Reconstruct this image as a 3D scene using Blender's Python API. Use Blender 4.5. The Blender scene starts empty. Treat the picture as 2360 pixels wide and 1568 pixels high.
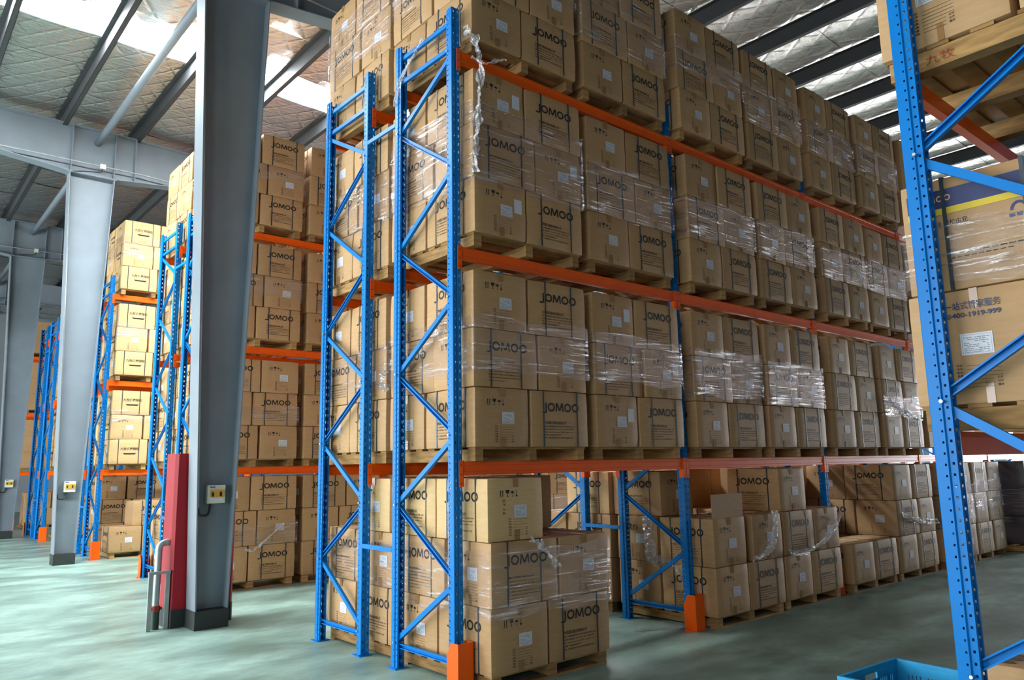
import bpy, bmesh, math, random
from mathutils import Vector, Matrix, noise
random.seed(7)
sc = bpy.context.scene
C = sc.collection

# ------------------------------------------------------------------ camera
CAM = Vector((-3.761, -5.1077, 1.7447))
yaw, pitch, roll = (math.radians(a) for a in (49.449, 9.2938, -1.0317))
_f = Vector((math.cos(yaw)*math.cos(pitch), math.sin(yaw)*math.cos(pitch), math.sin(pitch)))
_r = Vector((math.sin(yaw), -math.cos(yaw), 0)); _u = _r.cross(_f)
_r2 = _r*math.cos(roll) + _u*math.sin(roll); _u2 = -_r*math.sin(roll) + _u*math.cos(roll)
cd = bpy.data.cameras.new('camera'); cam = bpy.data.objects.new('camera', cd); C.objects.link(cam)
M4 = Matrix((_r2, _u2, -_f)).transposed().to_4x4(); M4.translation = CAM; cam.matrix_world = M4
cd.sensor_width = 36; cd.sensor_fit = 'HORIZONTAL'; cd.lens = 1746.24/2360*36; cd.clip_end = 200; cd.clip_start = .05
sc.camera = cam

# ------------------------------------------------------------------ world, lights, exposure
w = bpy.data.worlds.new('world'); sc.world = w; w.use_nodes = True
w.node_tree.nodes['Background'].inputs[0].default_value = (.75, .87, 1, 1)
w.node_tree.nodes['Background'].inputs[1].default_value = 1.0
sc.view_settings.view_transform = 'Standard'; sc.view_settings.look = 'None'
sc.view_settings.exposure = 0.9; sc.view_settings.gamma = 1; sc.view_settings.use_curve_mapping = False
sc.cycles.use_denoising = True
sc.cycles.max_bounces = 7; sc.cycles.diffuse_bounces = 4; sc.cycles.glossy_bounces = 3
sc.cycles.transparent_max_bounces = 12; sc.cycles.transmission_bounces = 3
sc.cycles.caustics_reflective = False; sc.cycles.caustics_refractive = False
sc.cycles.sample_clamp_indirect = 6

def area(name, loc, direction, sx, sy, power, col=(1, 1, 1)):
    ld = bpy.data.lights.new(name, 'AREA'); ld.shape = 'RECTANGLE'; ld.size = sx; ld.size_y = sy
    ld.energy = power; ld.color = col
    o = bpy.data.objects.new(name, ld); C.objects.link(o); o.location = loc
    o.rotation_euler = Vector(direction).to_track_quat('-Z', 'Z').to_euler()
    return o
# daylight through the tall doorways of the left wall (behind and left of the camera)
for yy, pw in ((-6.0, 150), (1.0, 390), (8.0, 540), (15.0, 470), (22.0, 420)):
    area('daylight_doorway', (-11.85, yy, 2.9), (1, 0, 0), 4.6, 5.0, pw, (.93, .97, 1))
# daylight through the loading door at the far end of the aisle on the right
area('daylight_loading_door', (23.85, -1.9, 2.3), (-1, 0, 0), 3.2, 4.4, 900, (.93, .95, 1))

SKY_STRENGTH = 40.0      # translucent roof strip, lit by the sky
WIN_STRENGTH = 7.0

# ------------------------------------------------------------------ materials
def srgb(r, g, b):
    f = lambda c: (c/255/12.92) if c/255 <= .04045 else ((c/255+.055)/1.055)**2.4
    return (f(r), f(g), f(b), 1)
def mat(name, col, rough=.6, metal=0, spec=.5):
    m = bpy.data.materials.new(name); m.use_nodes = True
    b = m.node_tree.nodes['Principled BSDF']
    b.inputs['Base Color'].default_value = col; b.inputs['Roughness'].default_value = rough
    b.inputs['Metallic'].default_value = metal; b.inputs['Specular IOR Level'].default_value = spec
    return m
def nodes(m): return m.node_tree.nodes, m.node_tree.links, m.node_tree.nodes['Principled BSDF']
def vary(m, col, amount=.18, scale=6, detail=4, rnd=.12, stretch=(1, 1, 1), bump=0, coord='Object', rough=None):
    """colour grain from noise and a per-object tint, with optional fine relief"""
    n, l, b = nodes(m)
    tc = n.new('ShaderNodeTexCoord'); mp = n.new('ShaderNodeMapping'); mp.inputs['Scale'].default_value = stretch
    l.new(tc.outputs[coord], mp.inputs[0])
    nz = n.new('ShaderNodeTexNoise'); nz.inputs['Scale'].default_value = scale; nz.inputs['Detail'].default_value = detail
    l.new(mp.outputs[0], nz.inputs['Vector'])
    oi = n.new('ShaderNodeObjectInfo')
    mr = n.new('ShaderNodeMapRange'); mr.inputs[1].default_value = .3; mr.inputs[2].default_value = .7
    mr.inputs[3].default_value = 1-amount; mr.inputs[4].default_value = 1+amount; l.new(nz.outputs[0], mr.inputs[0])
    mr2 = n.new('ShaderNodeMapRange'); mr2.inputs[3].default_value = 1-rnd; mr2.inputs[4].default_value = 1+rnd
    l.new(oi.outputs['Random'], mr2.inputs[0])
    mul = n.new('ShaderNodeMath'); mul.operation = 'MULTIPLY'; l.new(mr.outputs[0], mul.inputs[0]); l.new(mr2.outputs[0], mul.inputs[1])
    vm = n.new('ShaderNodeVectorMath'); vm.operation = 'SCALE'; vm.inputs[0].default_value = col[:3]; l.new(mul.outputs[0], vm.inputs['Scale'])
    l.new(vm.outputs[0], b.inputs['Base Color'])
    if bump:
        bp = n.new('ShaderNodeBump'); bp.inputs['Strength'].default_value = bump; bp.inputs['Distance'].default_value = .01
        l.new(nz.outputs[0], bp.inputs['Height']); l.new(bp.outputs[0], b.inputs['Normal'])
    if rough:
        m3 = n.new('ShaderNodeMapRange'); m3.inputs[1].default_value = .3; m3.inputs[2].default_value = .7
        m3.inputs[3].default_value = rough[0]; m3.inputs[4].default_value = rough[1]; l.new(nz.outputs[0], m3.inputs[0]); l.new(m3.outputs[0], b.inputs['Roughness'])
    return m
MT = {}
MT['card'] = vary(mat('cardboard', srgb(181, 144, 101), .62, 0, .3), srgb(181, 144, 101), .06, 9, 3, .09, (1, 1, 5), .04)
MT['cardy'] = vary(mat('pale_cardboard', srgb(206, 172, 122), .6, 0, .3), srgb(206, 172, 122), .05, 9, 3, .04, (1, 1, 5), .04)
MT['ink'] = mat('printing_ink', srgb(44, 40, 38), .6, 0, .25)
MT['inkbrown'] = mat('faded_ink', srgb(84, 66, 50), .7, 0, .2)
MT['navy'] = mat('navy_print', srgb(26, 42, 92), .5); MT['yellow'] = mat('yellow_print', srgb(206, 178, 30), .5)
MT['tanprint'] = mat('unprinted_lettering', srgb(196, 158, 112), .6)
MT['tape'] = mat('packing_tape', srgb(158, 116, 70), .22, 0, .6)
MT['strap'] = vary(mat('strapping_band', srgb(46, 56, 64), .38), srgb(46, 56, 64), .2, 30, 2, .3)
MT['paper'] = mat('label_paper', srgb(212, 214, 220), .55)
MT['greyprint'] = mat('grey_print', srgb(150, 152, 162), .6)
MT['blue'] = vary(mat('blue_enamel', srgb(0, 118, 196), .38, 0, .2), srgb(0, 118, 196), .06, 3, 3, .05)
MT['orange'] = vary(mat('orange_enamel', srgb(246, 96, 8), .38, 0, .3), srgb(246, 96, 8), .07, 3, 3, .05)
MT['holedark'] = mat('slot_blue', srgb(30, 50, 110), .6)
MT['wood'] = vary(mat('pallet_wood', srgb(150, 116, 72), .75, 0, .2), srgb(150, 116, 72), .38, 5, 6, .3, (1, 1, 6), .3)
MT['bolt'] = mat('zinc_bolt', srgb(205, 208, 210), .3, .9)
MT['grey'] = vary(mat('grey_steel_paint', srgb(120, 130, 138), .5, 0, .45), srgb(120, 130, 138), .08, 2.2, 5, .02)
MT['darkgrey'] = vary(mat('purlin_paint', srgb(58, 60, 62), .6, 0, .3), srgb(58, 60, 62), .1, 3, 4, .06)
MT['black'] = vary(mat('black_base_paint', srgb(34, 40, 38), .6), srgb(34, 40, 38), .3, 6, 4, 0)
MT['red'] = vary(mat('red_guard_paint', srgb(150, 24, 34), .45, 0, .3), srgb(150, 24, 34), .06, 4, 3, 0)
MT['galv'] = vary(mat('galvanised_steel', srgb(158, 164, 162), .42, .6), srgb(158, 164, 162), .15, 7, 4, 0)
MT['green'] = mat('green_pipe_paint', srgb(46, 66, 56), .6)
MT['redflange'] = mat('red_coupling', srgb(150, 42, 36), .5)
MT['panel'] = mat('switch_box_plastic', srgb(206, 212, 186), .4); MT['amber'] = mat('amber_window', srgb(196, 150, 40), .25)
MT['cable'] = mat('black_cable', srgb(24, 26, 28), .5); MT['bluelogo'] = mat('blue_logo', srgb(60, 80, 170), .5)
MT['crate'] = vary(mat('crate_plastic', srgb(24, 150, 200), .45), srgb(24, 150, 200), .15, 8, 5, 0)
MT['wall'] = vary(mat('wall_sheet', srgb(150, 158, 164), .6), srgb(150, 158, 164), .06, 1, 3, 0)
MT['redchalk'] = mat('red_crayon', srgb(170, 44, 34), .8)
MT['shadecard'] = mat('shade_toned_carton', srgb(58, 52, 54), .4)  # dark tone stands for the backlit side, not the cartons' own colour

def emis(name, col, s):
    m = bpy.data.materials.new(name); m.use_nodes = True; n = m.node_tree.nodes; n.clear()
    e = n.new('ShaderNodeEmission'); e.inputs[0].default_value = col; e.inputs[1].default_value = s
    o = n.new('ShaderNodeOutputMaterial'); m.node_tree.links.new(e.outputs[0], o.inputs[0]); return m
MT['sky'] = emis('skylight_panel', (.90, .97, 1, 1), SKY_STRENGTH)
MT['win'] = emis('daylit_window', (.94, .97, 1, 1), WIN_STRENGTH)

def floor_mat():
    m = mat('green_floor_paint', srgb(128, 156, 142), .42, 0, .5); n, l, b = nodes(m)
    tc = n.new('ShaderNodeTexCoord')
    n1 = n.new('ShaderNodeTexNoise'); n1.inputs['Scale'].default_value = 1.1; n1.inputs['Detail'].default_value = 6; n1.inputs['Roughness'].default_value = .62
    mp = n.new('ShaderNodeMapping'); mp.inputs['Scale'].default_value = (.9, 1.5, 1); mp.inputs['Rotation'].default_value = (0, 0, -.75)
    l.new(tc.outputs['Object'], mp.inputs[0]); l.new(mp.outputs[0], n1.inputs['Vector'])
    n2 = n.new('ShaderNodeTexNoise'); n2.inputs['Scale'].default_value = 6; n2.inputs['Detail'].default_value = 8; n2.inputs['Roughness'].default_value = .65; l.new(mp.outputs[0], n2.inputs['Vector'])
    r = n.new('ShaderNodeValToRGB'); r.color_ramp.elements[0].position = .34; r.color_ramp.elements[0].color = srgb(104, 128, 117)
    r.color_ramp.elements[1].position = .66; r.color_ramp.elements[1].color = srgb(158, 188, 174)
    l.new(n1.outputs[0], r.inputs[0])
    mx = n.new('ShaderNodeMix'); mx.data_type = 'RGBA'; mx.blend_type = 'OVERLAY'; mx.inputs[0].default_value = .4
    l.new(r.outputs[0], mx.inputs[6]); l.new(n2.outputs[0], mx.inputs[7]); l.new(mx.outputs[2], b.inputs['Base Color'])
    m3 = n.new('ShaderNodeMapRange'); m3.inputs[1].default_value = .3; m3.inputs[2].default_value = .7; m3.inputs[3].default_value = .3; m3.inputs[4].default_value = .55
    l.new(n1.outputs[0], m3.inputs[0]); l.new(m3.outputs[0], b.inputs['Roughness'])
    bp = n.new('ShaderNodeBump'); bp.inputs['Strength'].default_value = .12; bp.inputs['Distance'].default_value = .01
    l.new(n2.outputs[0], bp.inputs['Height']); l.new(bp.outputs[0], b.inputs['Normal'])
    return m
MT['floor'] = floor_mat()

def foil_mat():
    m = mat('foil_insulation', (.78, .74, .68, 1), .26, 1.0); n, l, b = nodes(m)
    tc = n.new('ShaderNodeTexCoord')
    hs = []
    for ang in (.62, -.62):
        mp = n.new('ShaderNodeMapping'); mp.inputs['Rotation'].default_value = (0, 0, ang); l.new(tc.outputs['Object'], mp.inputs[0])
        wv = n.new('ShaderNodeTexWave'); wv.bands_direction = 'X'; wv.inputs['Scale'].default_value = .95; wv.inputs['Distortion'].default_value = .6
        wv.inputs['Detail'].default_value = 1; l.new(mp.outputs[0], wv.inputs['Vector'])
        p = n.new('ShaderNodeMath'); p.operation = 'POWER'; p.inputs[1].default_value = 14; l.new(wv.outputs['Fac'], p.inputs[0]); hs.append(p)
    ad = n.new('ShaderNodeMath'); ad.operation = 'MAXIMUM'; l.new(hs[0].outputs[0], ad.inputs[0]); l.new(hs[1].outputs[0], ad.inputs[1])
    mp = n.new('ShaderNodeMapping'); mp.inputs['Scale'].default_value = (3, 8, 1); mp.inputs['Rotation'].default_value = (0, 0, .25); l.new(tc.outputs['Object'], mp.inputs[0])
    nz = n.new('ShaderNodeTexNoise'); nz.inputs['Scale'].default_value = 1.6; nz.inputs['Detail'].default_value = 8; nz.inputs['Roughness'].default_value = .62; l.new(mp.outputs[0], nz.inputs['Vector'])
    s = n.new('ShaderNodeMath'); s.operation = 'MULTIPLY_ADD'; s.inputs[1].default_value = -.16; l.new(ad.outputs[0], s.inputs[0])
    sc_ = n.new('ShaderNodeMath'); sc_.operation = 'MULTIPLY'; sc_.inputs[1].default_value = .6; l.new(nz.outputs[0], sc_.inputs[0]); l.new(sc_.outputs[0], s.inputs[2])
    bp = n.new('ShaderNodeBump'); bp.inputs['Strength'].default_value = .9; bp.inputs['Distance'].default_value = .07
    l.new(s.outputs[0], bp.inputs['Height']); l.new(bp.outputs[0], b.inputs['Normal'])
    return m
MT['foil'] = foil_mat()

def film_mat(name, base, streak, haze):
    m = bpy.data.materials.new(name); m.use_nodes = True; n = m.node_tree.nodes; l = m.node_tree.links; n.clear()
    out = n.new('ShaderNodeOutputMaterial')
    tr = n.new('ShaderNodeBsdfTransparent'); tr.inputs[0].default_value = (.96, .95, .96, 1)
    gl = n.new('ShaderNodeBsdfGlossy'); gl.inputs['Roughness'].default_value = .11; gl.inputs[0].default_value = (.95, .95, .97, 1)
    df = n.new('ShaderNodeBsdfDiffuse'); df.inputs[0].default_value = (.85, .82, .84, 1)
    mxs = n.new('ShaderNodeMixShader'); mxs.inputs[0].default_value = haze; l.new(gl.outputs[0], mxs.inputs[1]); l.new(df.outputs[0], mxs.inputs[2])
    tc = n.new('ShaderNodeTexCoord'); mp = n.new('ShaderNodeMapping'); mp.inputs['Scale'].default_value = (1.5, 1.5, 26); mp.inputs['Rotation'].default_value = (.13, -.1, 0)
    l.new(tc.outputs['Object'], mp.inputs[0])
    nz = n.new('ShaderNodeTexNoise'); nz.inputs['Scale'].default_value = 1.6; nz.inputs['Detail'].default_value = 5; nz.inputs['Roughness'].default_value = .6
    l.new(mp.outputs[0], nz.inputs['Vector'])
    mr = n.new('ShaderNodeMapRange'); mr.inputs[1].default_value = .54; mr.inputs[2].default_value = .66; mr.inputs[3].default_value = base; mr.inputs[4].default_value = streak
    l.new(nz.outputs[0], mr.inputs[0])
    bp = n.new('ShaderNodeBump'); bp.inputs['Strength'].default_value = .9; bp.inputs['Distance'].default_value = .03; l.new(nz.outputs[0], bp.inputs['Height'])
    l.new(bp.outputs[0], gl.inputs['Normal']); l.new(bp.outputs[0], df.inputs['Normal'])
    mx = n.new('ShaderNodeMixShader'); l.new(mr.outputs[0], mx.inputs[0]); l.new(tr.outputs[0], mx.inputs[1]); l.new(mxs.outputs[0], mx.inputs[2])
    l.new(mx.outputs[0], out.inputs[0]); return m
MT['film'] = film_mat('stretch_film', .06, .5, .14)
MT['filmrope'] = film_mat('bunched_stretch_film', .5, .9, .5)

# ------------------------------------------------------------------ mesh helpers
class MB:
    def __init__(s): s.v = []; s.f = []; s.m = []
    def add(s, vs, fs, mi=0):
        k = len(s.v); s.v += [tuple(p) for p in vs]
        for f in fs: s.f.append(tuple(k+i for i in f)); s.m.append(mi)
    def box(s, x0, x1, y0, y1, z0, z1, mi=0):
        s.add([(x0,y0,z0),(x1,y0,z0),(x1,y1,z0),(x0,y1,z0),(x0,y0,z1),(x1,y0,z1),(x1,y1,z1),(x0,y1,z1)],
              [(3,2,1,0),(4,5,6,7),(0,1,5,4),(1,2,6,5),(2,3,7,6),(3,0,4,7)], mi)
    def prism(s, prof, axis, a, b, mi=0):
        """polygon prof [(p,q)] extruded along axis from a to b"""
        def P(p, q, t): return {'x': (t, p, q), 'y': (p, t, q), 'z': (p, q, t)}[axis]
        n = len(prof); s.add([P(p, q, a) for p, q in prof]+[P(p, q, b) for p, q in prof],
            [tuple(range(n))[::-1], tuple(range(n, 2*n))]+[(i, (i+1) % n, n+(i+1) % n, n+i) for i in range(n)], mi)
    def tube(s, pts, r, n=8, mi=0, cap=True):
        pts = [Vector(p) for p in pts]; rings = []
        up = Vector((0, 0, 1)) if abs((pts[1]-pts[0]).normalized().z) < .9 else Vector((1, 0, 0))
        for i, p in enumerate(pts):
            t = (pts[min(i+1, len(pts)-1)]-pts[max(i-1, 0)]).normalized()
            a = t.cross(up).normalized(); bb = a.cross(t); up = bb
            rr = r[i] if isinstance(r, (list, tuple)) else r
            rings.append([p+a*math.cos(2*math.pi*k/n)*rr+bb*math.sin(2*math.pi*k/n)*rr for k in range(n)])
        vs = [q for rg in rings for q in rg]; fs = []
        for i in range(len(pts)-1):
            for k in range(n): fs.append((i*n+k, i*n+(k+1) % n, (i+1)*n+(k+1) % n, (i+1)*n+k))
        if cap: fs += [tuple(range(n))[::-1], tuple(range((len(pts)-1)*n, len(pts)*n))]
        s.add(vs, fs, mi)
    def mesh(s, name, mats, smooth=False, sharp=None):
        me = bpy.data.meshes.new(name); me.from_pydata(s.v, [], s.f)
        for mm in (mats if isinstance(mats, (list, tuple)) else [mats]): me.materials.append(MT[mm])
        if any(s.m): me.polygons.foreach_set('material_index', s.m)
        if smooth:
            me.shade_smooth()
            if sharp: me.set_sharp_from_angle(angle=sharp)
        me.update(); return me
def ob(name, me, parent=None, loc=(0, 0, 0), rz=0.0, rot=None):
    o = bpy.data.objects.new(name, me); C.objects.link(o); o.location = loc
    o.rotation_euler = rot if rot else (0, 0, rz)
    if parent: o.parent = parent
    return o
def tag(o, label, cat, group=None):
    o['label'] = label; o['category'] = cat
    if group: o['group'] = group
    return o
def struct(o): o['kind'] = 'structure'; return o
def curve(pts, n=8):
    """Catmull-Rom through pts"""
    P = [Vector(p) for p in pts]; P = [2*P[0]-P[1]]+P+[2*P[-1]-P[-2]]; out = []
    for i in range(1, len(P)-2):
        a, b, c, d = P[i-1:i+3]
        for k in range(n):
            t = k/n; out.append(.5*((2*b)+(c-a)*t+(2*a-5*b+4*c-d)*t*t+(3*b-a-3*c+d)*t**3))
    out.append(P[-2]); return out

# ------------------------------------------------------------------ flat print (lettering, symbols)
_tcache = {}
def text_geo(s, bold=0.0):
    if (s, bold) in _tcache: return _tcache[(s, bold)]
    cu = bpy.data.curves.new('t', 'FONT'); cu.body = s; cu.size = 1; cu.resolution_u = 2; cu.offset = bold
    o = bpy.data.objects.new('t', cu); C.objects.link(o)
    dg = bpy.context.evaluated_depsgraph_get(); me = bpy.data.meshes.new_from_object(o.evaluated_get(dg))
    vs = [(v.co.x, v.co.y) for v in me.vertices]; fs = [tuple(p.vertices) for p in me.polygons]
    bpy.data.objects.remove(o); bpy.data.curves.remove(cu); bpy.data.meshes.remove(me)
    _tcache[(s, bold)] = (vs, fs); return vs, fs
class P2:
    def __init__(s): s.v = []; s.f = []; s.m = []
    def poly(s, pts, mi=0): k = len(s.v); s.v += pts; s.f.append(tuple(range(k, k+len(pts)))); s.m.append(mi)
    def rect(s, x0, y0, x1, y1, mi=0): s.poly([(x0, y0), (x1, y0), (x1, y1), (x0, y1)], mi)
    def ring(s, cx, cy, rx, ry, t, mi=0, a0=0, a1=360, n=24):
        k = len(s.v); full = (a1-a0) == 360; c = n if full else n+1
        for i in range(c):
            a = math.radians(a0+(a1-a0)*i/n); s.v += [(cx+rx*math.cos(a), cy+ry*math.sin(a)), (cx+(rx-t)*math.cos(a), cy+(ry-t)*math.sin(a))]
        for i in range(n):
            j = (i+1) % c; s.f.append((k+2*i, k+2*j, k+2*j+1, k+2*i+1)); s.m.append(mi)
    def text(s, string, x, y, h=None, width=None, bold=0.0, mi=0, right=False):
        vs, fs = text_geo(string, bold)
        if not vs: return
        x0 = min(v[0] for v in vs); x1 = max(v[0] for v in vs); y0 = min(v[1] for v in vs); y1 = max(v[1] for v in vs)
        sx = sy = h/(y1-y0) if h else width/(x1-x0)
        if width: sx = width/(x1-x0)
        if right: x = x-(x1-x0)*sx
        k = len(s.v); s.v += [(x+(a-x0)*sx, y+(b-y0)*sy) for a, b in vs]
        for f in fs: s.f.append(tuple(k+i for i in f)); s.m.append(mi)
    def jomoo(s, x, y, W, H, mi=0):
        """wordmark: hooked J, wide M, three round O"""
        u = W/5.0; t = H*.215
        jx = x+u*.42
        s.rect(jx-t, y-.02*H, jx, y+H, mi)                           # J stem
        s.ring(jx-u*.36, y+.0*H, u*.36, H*.26, t, mi, -150, 0, 10)    # J hook
        rx = u*.49; ry = H*.52
        s.ring(x+u*1.05, y+H*.5, rx, ry, t, mi)
        mx0, mx1 = x+u*1.62, x+u*2.78; mc = (mx0+mx1)/2; q = u*.10
        s.poly([(mx0, y), (mx0+t*.9, y), (mx0+q+t*.95, y+H), (mx0+q, y+H)], mi)
        s.poly([(mx1-t*.9, y), (mx1, y), (mx1-q, y+H), (mx1-q-t*.95, y+H)], mi)
        s.poly([(mx0+q, y+H), (mx0+q+t*1.1, y+H), (mc+t*.55, y+.12*H), (mc-t*.55, y+.12*H)], mi)
        s.poly([(mx1-q-t*1.1, y+H), (mx1-q, y+H), (mc+t*.55, y+.12*H), (mc-t*.55, y+.12*H)], mi)
        s.ring(x+u*3.36, y+H*.5, rx, ry, t, mi); s.ring(x+u*4.46, y+H*.5, rx, ry, t, mi)
    def symbols(s, x, y, H, mi=0):
        """this-way-up arrows, glass, umbrella, stacking limit"""
        for k in (0, 1):
            a = x+k*H*.42; s.rect(a-H*.07, y+H*.12, a+H*.07, y+H*.8, mi); s.poly([(a-H*.14, y+H*.75), (a+H*.14, y+H*.75), (a, y+H)], mi)
        s.rect(x-H*.2, y, x+H*.62, y+H*.05, mi)
        a = x+H*1.35
        s.poly([(a-H*.36, y+H), (a-H*.34, y+H*.72), (a-H*.2, y+H*.48), (a+H*.2, y+H*.48), (a+H*.34, y+H*.72), (a+H*.36, y+H)], mi)
        s.rect(a-H*.05, y+H*.06, a+H*.05, y+H*.5, mi); s.rect(a-H*.22, y, a+H*.22, y+H*.07, mi)
        a = x+H*2.3
        s.poly([(a+H*.34*math.cos(math.radians(d)), y+H*.5+H*.34*math.sin(math.radians(d))) for d in range(0, 181, 20)], mi)
        s.rect(a-H*.03, y+H*.05, a+H*.03, y+H*.5, mi); s.rect(a-H*.03, y+H*.0, a+H*.14, y+H*.06, mi)
        a = x+H*3.1
        s.rect(a-H*.17, y, a+H*.17, y+H*.26, mi)
        for k in range(3): s.rect(a-H*.17, y+H*(.36+.22*k), a+H*.17, y+H*(.4+.22*k), mi); s.rect(a-H*.03, y+H*(.42+.22*k), a+H*.03, y+H*(.54+.22*k), mi)
    def table(s, x, y, W, rowh, mi=0):
        rows = ['品名', '型号', '颜色', '数量', '毛重', '净重', '规格']; ends = [None, None, None, None, '公斤', '公斤', '厘米']
        for i, (a, e) in enumerate(zip(rows, ends)):
            yy = y+(6-i)*rowh
            s.text(a+':', x, yy, h=rowh*.68, bold=.01, mi=mi)
            x1 = x+W if not e else x+W-rowh*2.2
            s.rect(x+rowh*2.4, yy+rowh*.02, x1, yy+rowh*.1, mi)
            if e: s.text(e, x+W, yy, h=rowh*.68, bold=.01, mi=mi, right=True)
    def on_face(s, mb, face, dims, eps=.0022, flip=False):
        l, w_, h = dims
        if face == '-Y': P = lambda a, b: (a-l/2, -w_/2-eps, b)
        if face == '+Y': P = lambda a, b: (l/2-a, w_/2+eps, b)
        if face == '+X': P = lambda a, b: (l/2+eps, a-w_/2, b)
        if face == '-X': P = lambda a, b: (-l/2-eps, w_/2-a, b)
        k = len(mb.v); mb.v += [P(a, b) for a, b in s.v]
        for f, m_ in zip(s.f, s.m): mb.f.append(tuple(k+i for i in f)); mb.m.append(m_)

# ------------------------------------------------------------------ cartons
BL, BW, BH = .72, .60, .502
def carton_body(l, w_, h, seed, matname='card', dent=.0012):
    bm = bmesh.new(); bmesh.ops.create_cube(bm, size=1)
    bmesh.ops.scale(bm, vec=(l, w_, h), verts=bm.verts); bmesh.ops.translate(bm, vec=(0, 0, h/2), verts=bm.verts)
    bmesh.ops.subdivide_edges(bm, edges=bm.edges[:], cuts=4, use_grid_fill=True)
    rnd = random.Random(seed)
    for v in bm.verts:
        ex = abs(abs(v.co.x)-l/2) < 1e-5; ey = abs(abs(v.co.y)-w_/2) < 1e-5; ez = v.co.z < 1e-5 or v.co.z > h-1e-5
        n = ex+ey+ez
        p = v.co*3+Vector((seed*3.1, seed*1.7, 0))
        d = Vector((noise.noise(p), noise.noise(p+Vector((9, 0, 0))), noise.noise(p+Vector((0, 9, 0)))))
        if n == 1: v.co += d*dent
        else:
            k = .005 if n == 2 else .008                # crushed edges and corners
            s = Vector((-1 if v.co.x > 0 else 1, -1 if v.co.y > 0 else 1, -1 if v.co.z > h/2 else 1))
            a = k*(.3+abs(d.x)*1.2)
            if ex: v.co.x += s.x*a
            if ey: v.co.y += s.y*a
            if ez and v.co.z > h/2: v.co.z -= a*.6
    eds = [e for e in bm.edges if len(e.link_faces) == 2 and e.calc_face_angle(0) > 1.0]
    bmesh.ops.bevel(bm, geom=eds, offset=.006, segments=2, profile=.5, affect='EDGES')
    me = bpy.data.meshes.new('carton'); bm.to_mesh(me); bm.free(); me.materials.append(MT[matname])
    me.shade_smooth(); me.set_sharp_from_angle(angle=.6); return me
def strip_mesh(name, pts, r, matname):
    """band of half width r across y following pts in the xz plane (closed, thin)"""
    mb = MB(); n = len(pts)
    mb.add([(x, -r, z) for x, z in pts]+[(x, r, z) for x, z in pts], [(i, i+1, n+i+1, n+i) for i in range(n-1)]); return mb.mesh(name, matname)
def tape_mesh(l, h):
    e = .0016; return strip_mesh('packing_tape', [(-l/2-e, h-.075), (-l/2-e, h+e), (l/2+e, h+e), (l/2+e, h-.075)], .028, 'tape')
def low_tape_mesh():
    return strip_mesh('packing_tape', [(0, .085), (0, .002)], .028, 'tape')
def strap_mesh(w_, h):
    mb = MB(); t = .0026; r = .0075
    mb.box(-r, r, -w_/2-t, -w_/2, .001, h+t); mb.box(-r, r, w_/2, w_/2+t, .001, h+t)
    mb.box(-r, r, -w_/2-t, w_/2+t, h, h+t)
    return mb.mesh('strap', 'strap')
def label_mesh():
    mb = MB(); W, H, t = .135, .10, .0012
    mb.box(0, t, -W/2, W/2, -H/2, H/2, 0)
    e = t+.0004
    def r(a0, b0, a1, b1): mb.add([(e, a0, b0), (e, a1, b0), (e, a1, b1), (e, a0, b1)], [(0, 1, 2, 3)], 1)
    b = .006; k = .0016
    for a in ((-W/2+b, -H/2+b, W/2-b, -H/2+b+k), (-W/2+b, H/2-b-k, W/2-b, H/2-b), (-W/2+b, -H/2+b, -W/2+b+k, H/2-b), (W/2-b-k, -H/2+b, W/2-b, H/2-b)): r(*a)
    rr = random.Random(3)
    for i in range(9):
        z = H/2-.018-i*.0085; x = -W/2+.014
        while x < W/2-.02:
            ww = rr.uniform(.004, .018)
            if rr.random() < .75: r(x, z-.0045, min(x+ww, W/2-.012), z)
            x += ww+.003
    return mb.mesh('shipping_label', ['paper', 'greyprint'])
def sticker_mesh():
    mb = MB(); mb.box(0, .001, -.045, .045, -.065, .065); return mb.mesh('sticker', 'paper')

CN = '九牧厨卫股份有限公司'
CNL = ['地址：中国福建省南安市经济开发区九牧工业园  邮编：362304', '全国统一服务热线：400-1919-999   传真：0595-86158888',
       '网址：http://www.jomoo.com.cn   邮箱：jomoo@jomoo.com.cn', '制造商：九牧厨卫股份有限公司', '地址：中国安徽省滁州市城东工业园九牧智能厨卫产业园']
EN = 'JOMOO KITCHEN & BATH CO.,LTD.'
ENL = ["Add: JOMOO Industrial Park, Nan'an City, Fujian Province, China", 'Tel: 0086-595-86149999   Fax: 0086-595-86158888   PC: 362304', 'http://www.jomoo.com.cn      E-mail: jomoo@jomoo.com.cn',
       'MFR: JOMOO Intelligent Kitchen & Bathroom Co., Ltd.', 'Add: Yangzi Garden East, Suchu Modern Industrial Park, Chuzhou', 'City, Anhui Province, China']
def long_word():
    p = P2(); p.jomoo(.15, BH*.63, .45, .078); return p
def long_text(lang):
    p = P2(); x = .16; h = BH
    if lang == 'cn':
        p.text(CN, x, h*.40, h=.028, width=.27, bold=.012)
        for i, t in enumerate(CNL): p.text(t, x, h*.35-i*.0255, h=.014, width=[.38, .36, .37, .2, .35][i], bold=.012, mi=1)
    else:
        p.text(EN, x, h*.41, h=.022, width=.29, bold=.03)
        for i, t in enumerate(ENL): p.text(t, x, h*.36-i*.0265, h=.015, width=[.37, .37, .37, .36, .38, .17][i], bold=.012, mi=1)
    return p
def end_icons():
    p = P2(); p.symbols(.135, BH*.70, .055); return p
def end_table():
    p = P2(); p.table(.215, BH*.075, .21, .0215, 1); return p
def shop_face():
    p = P2(); p.text('九牧健康橱柜', .20, BH*.55, h=.062, width=.36, bold=.014)
    p.poly([(.25, BH*.44), (.51, BH*.44), (.48, BH*.38), (.28, BH*.38)])
    return p
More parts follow.
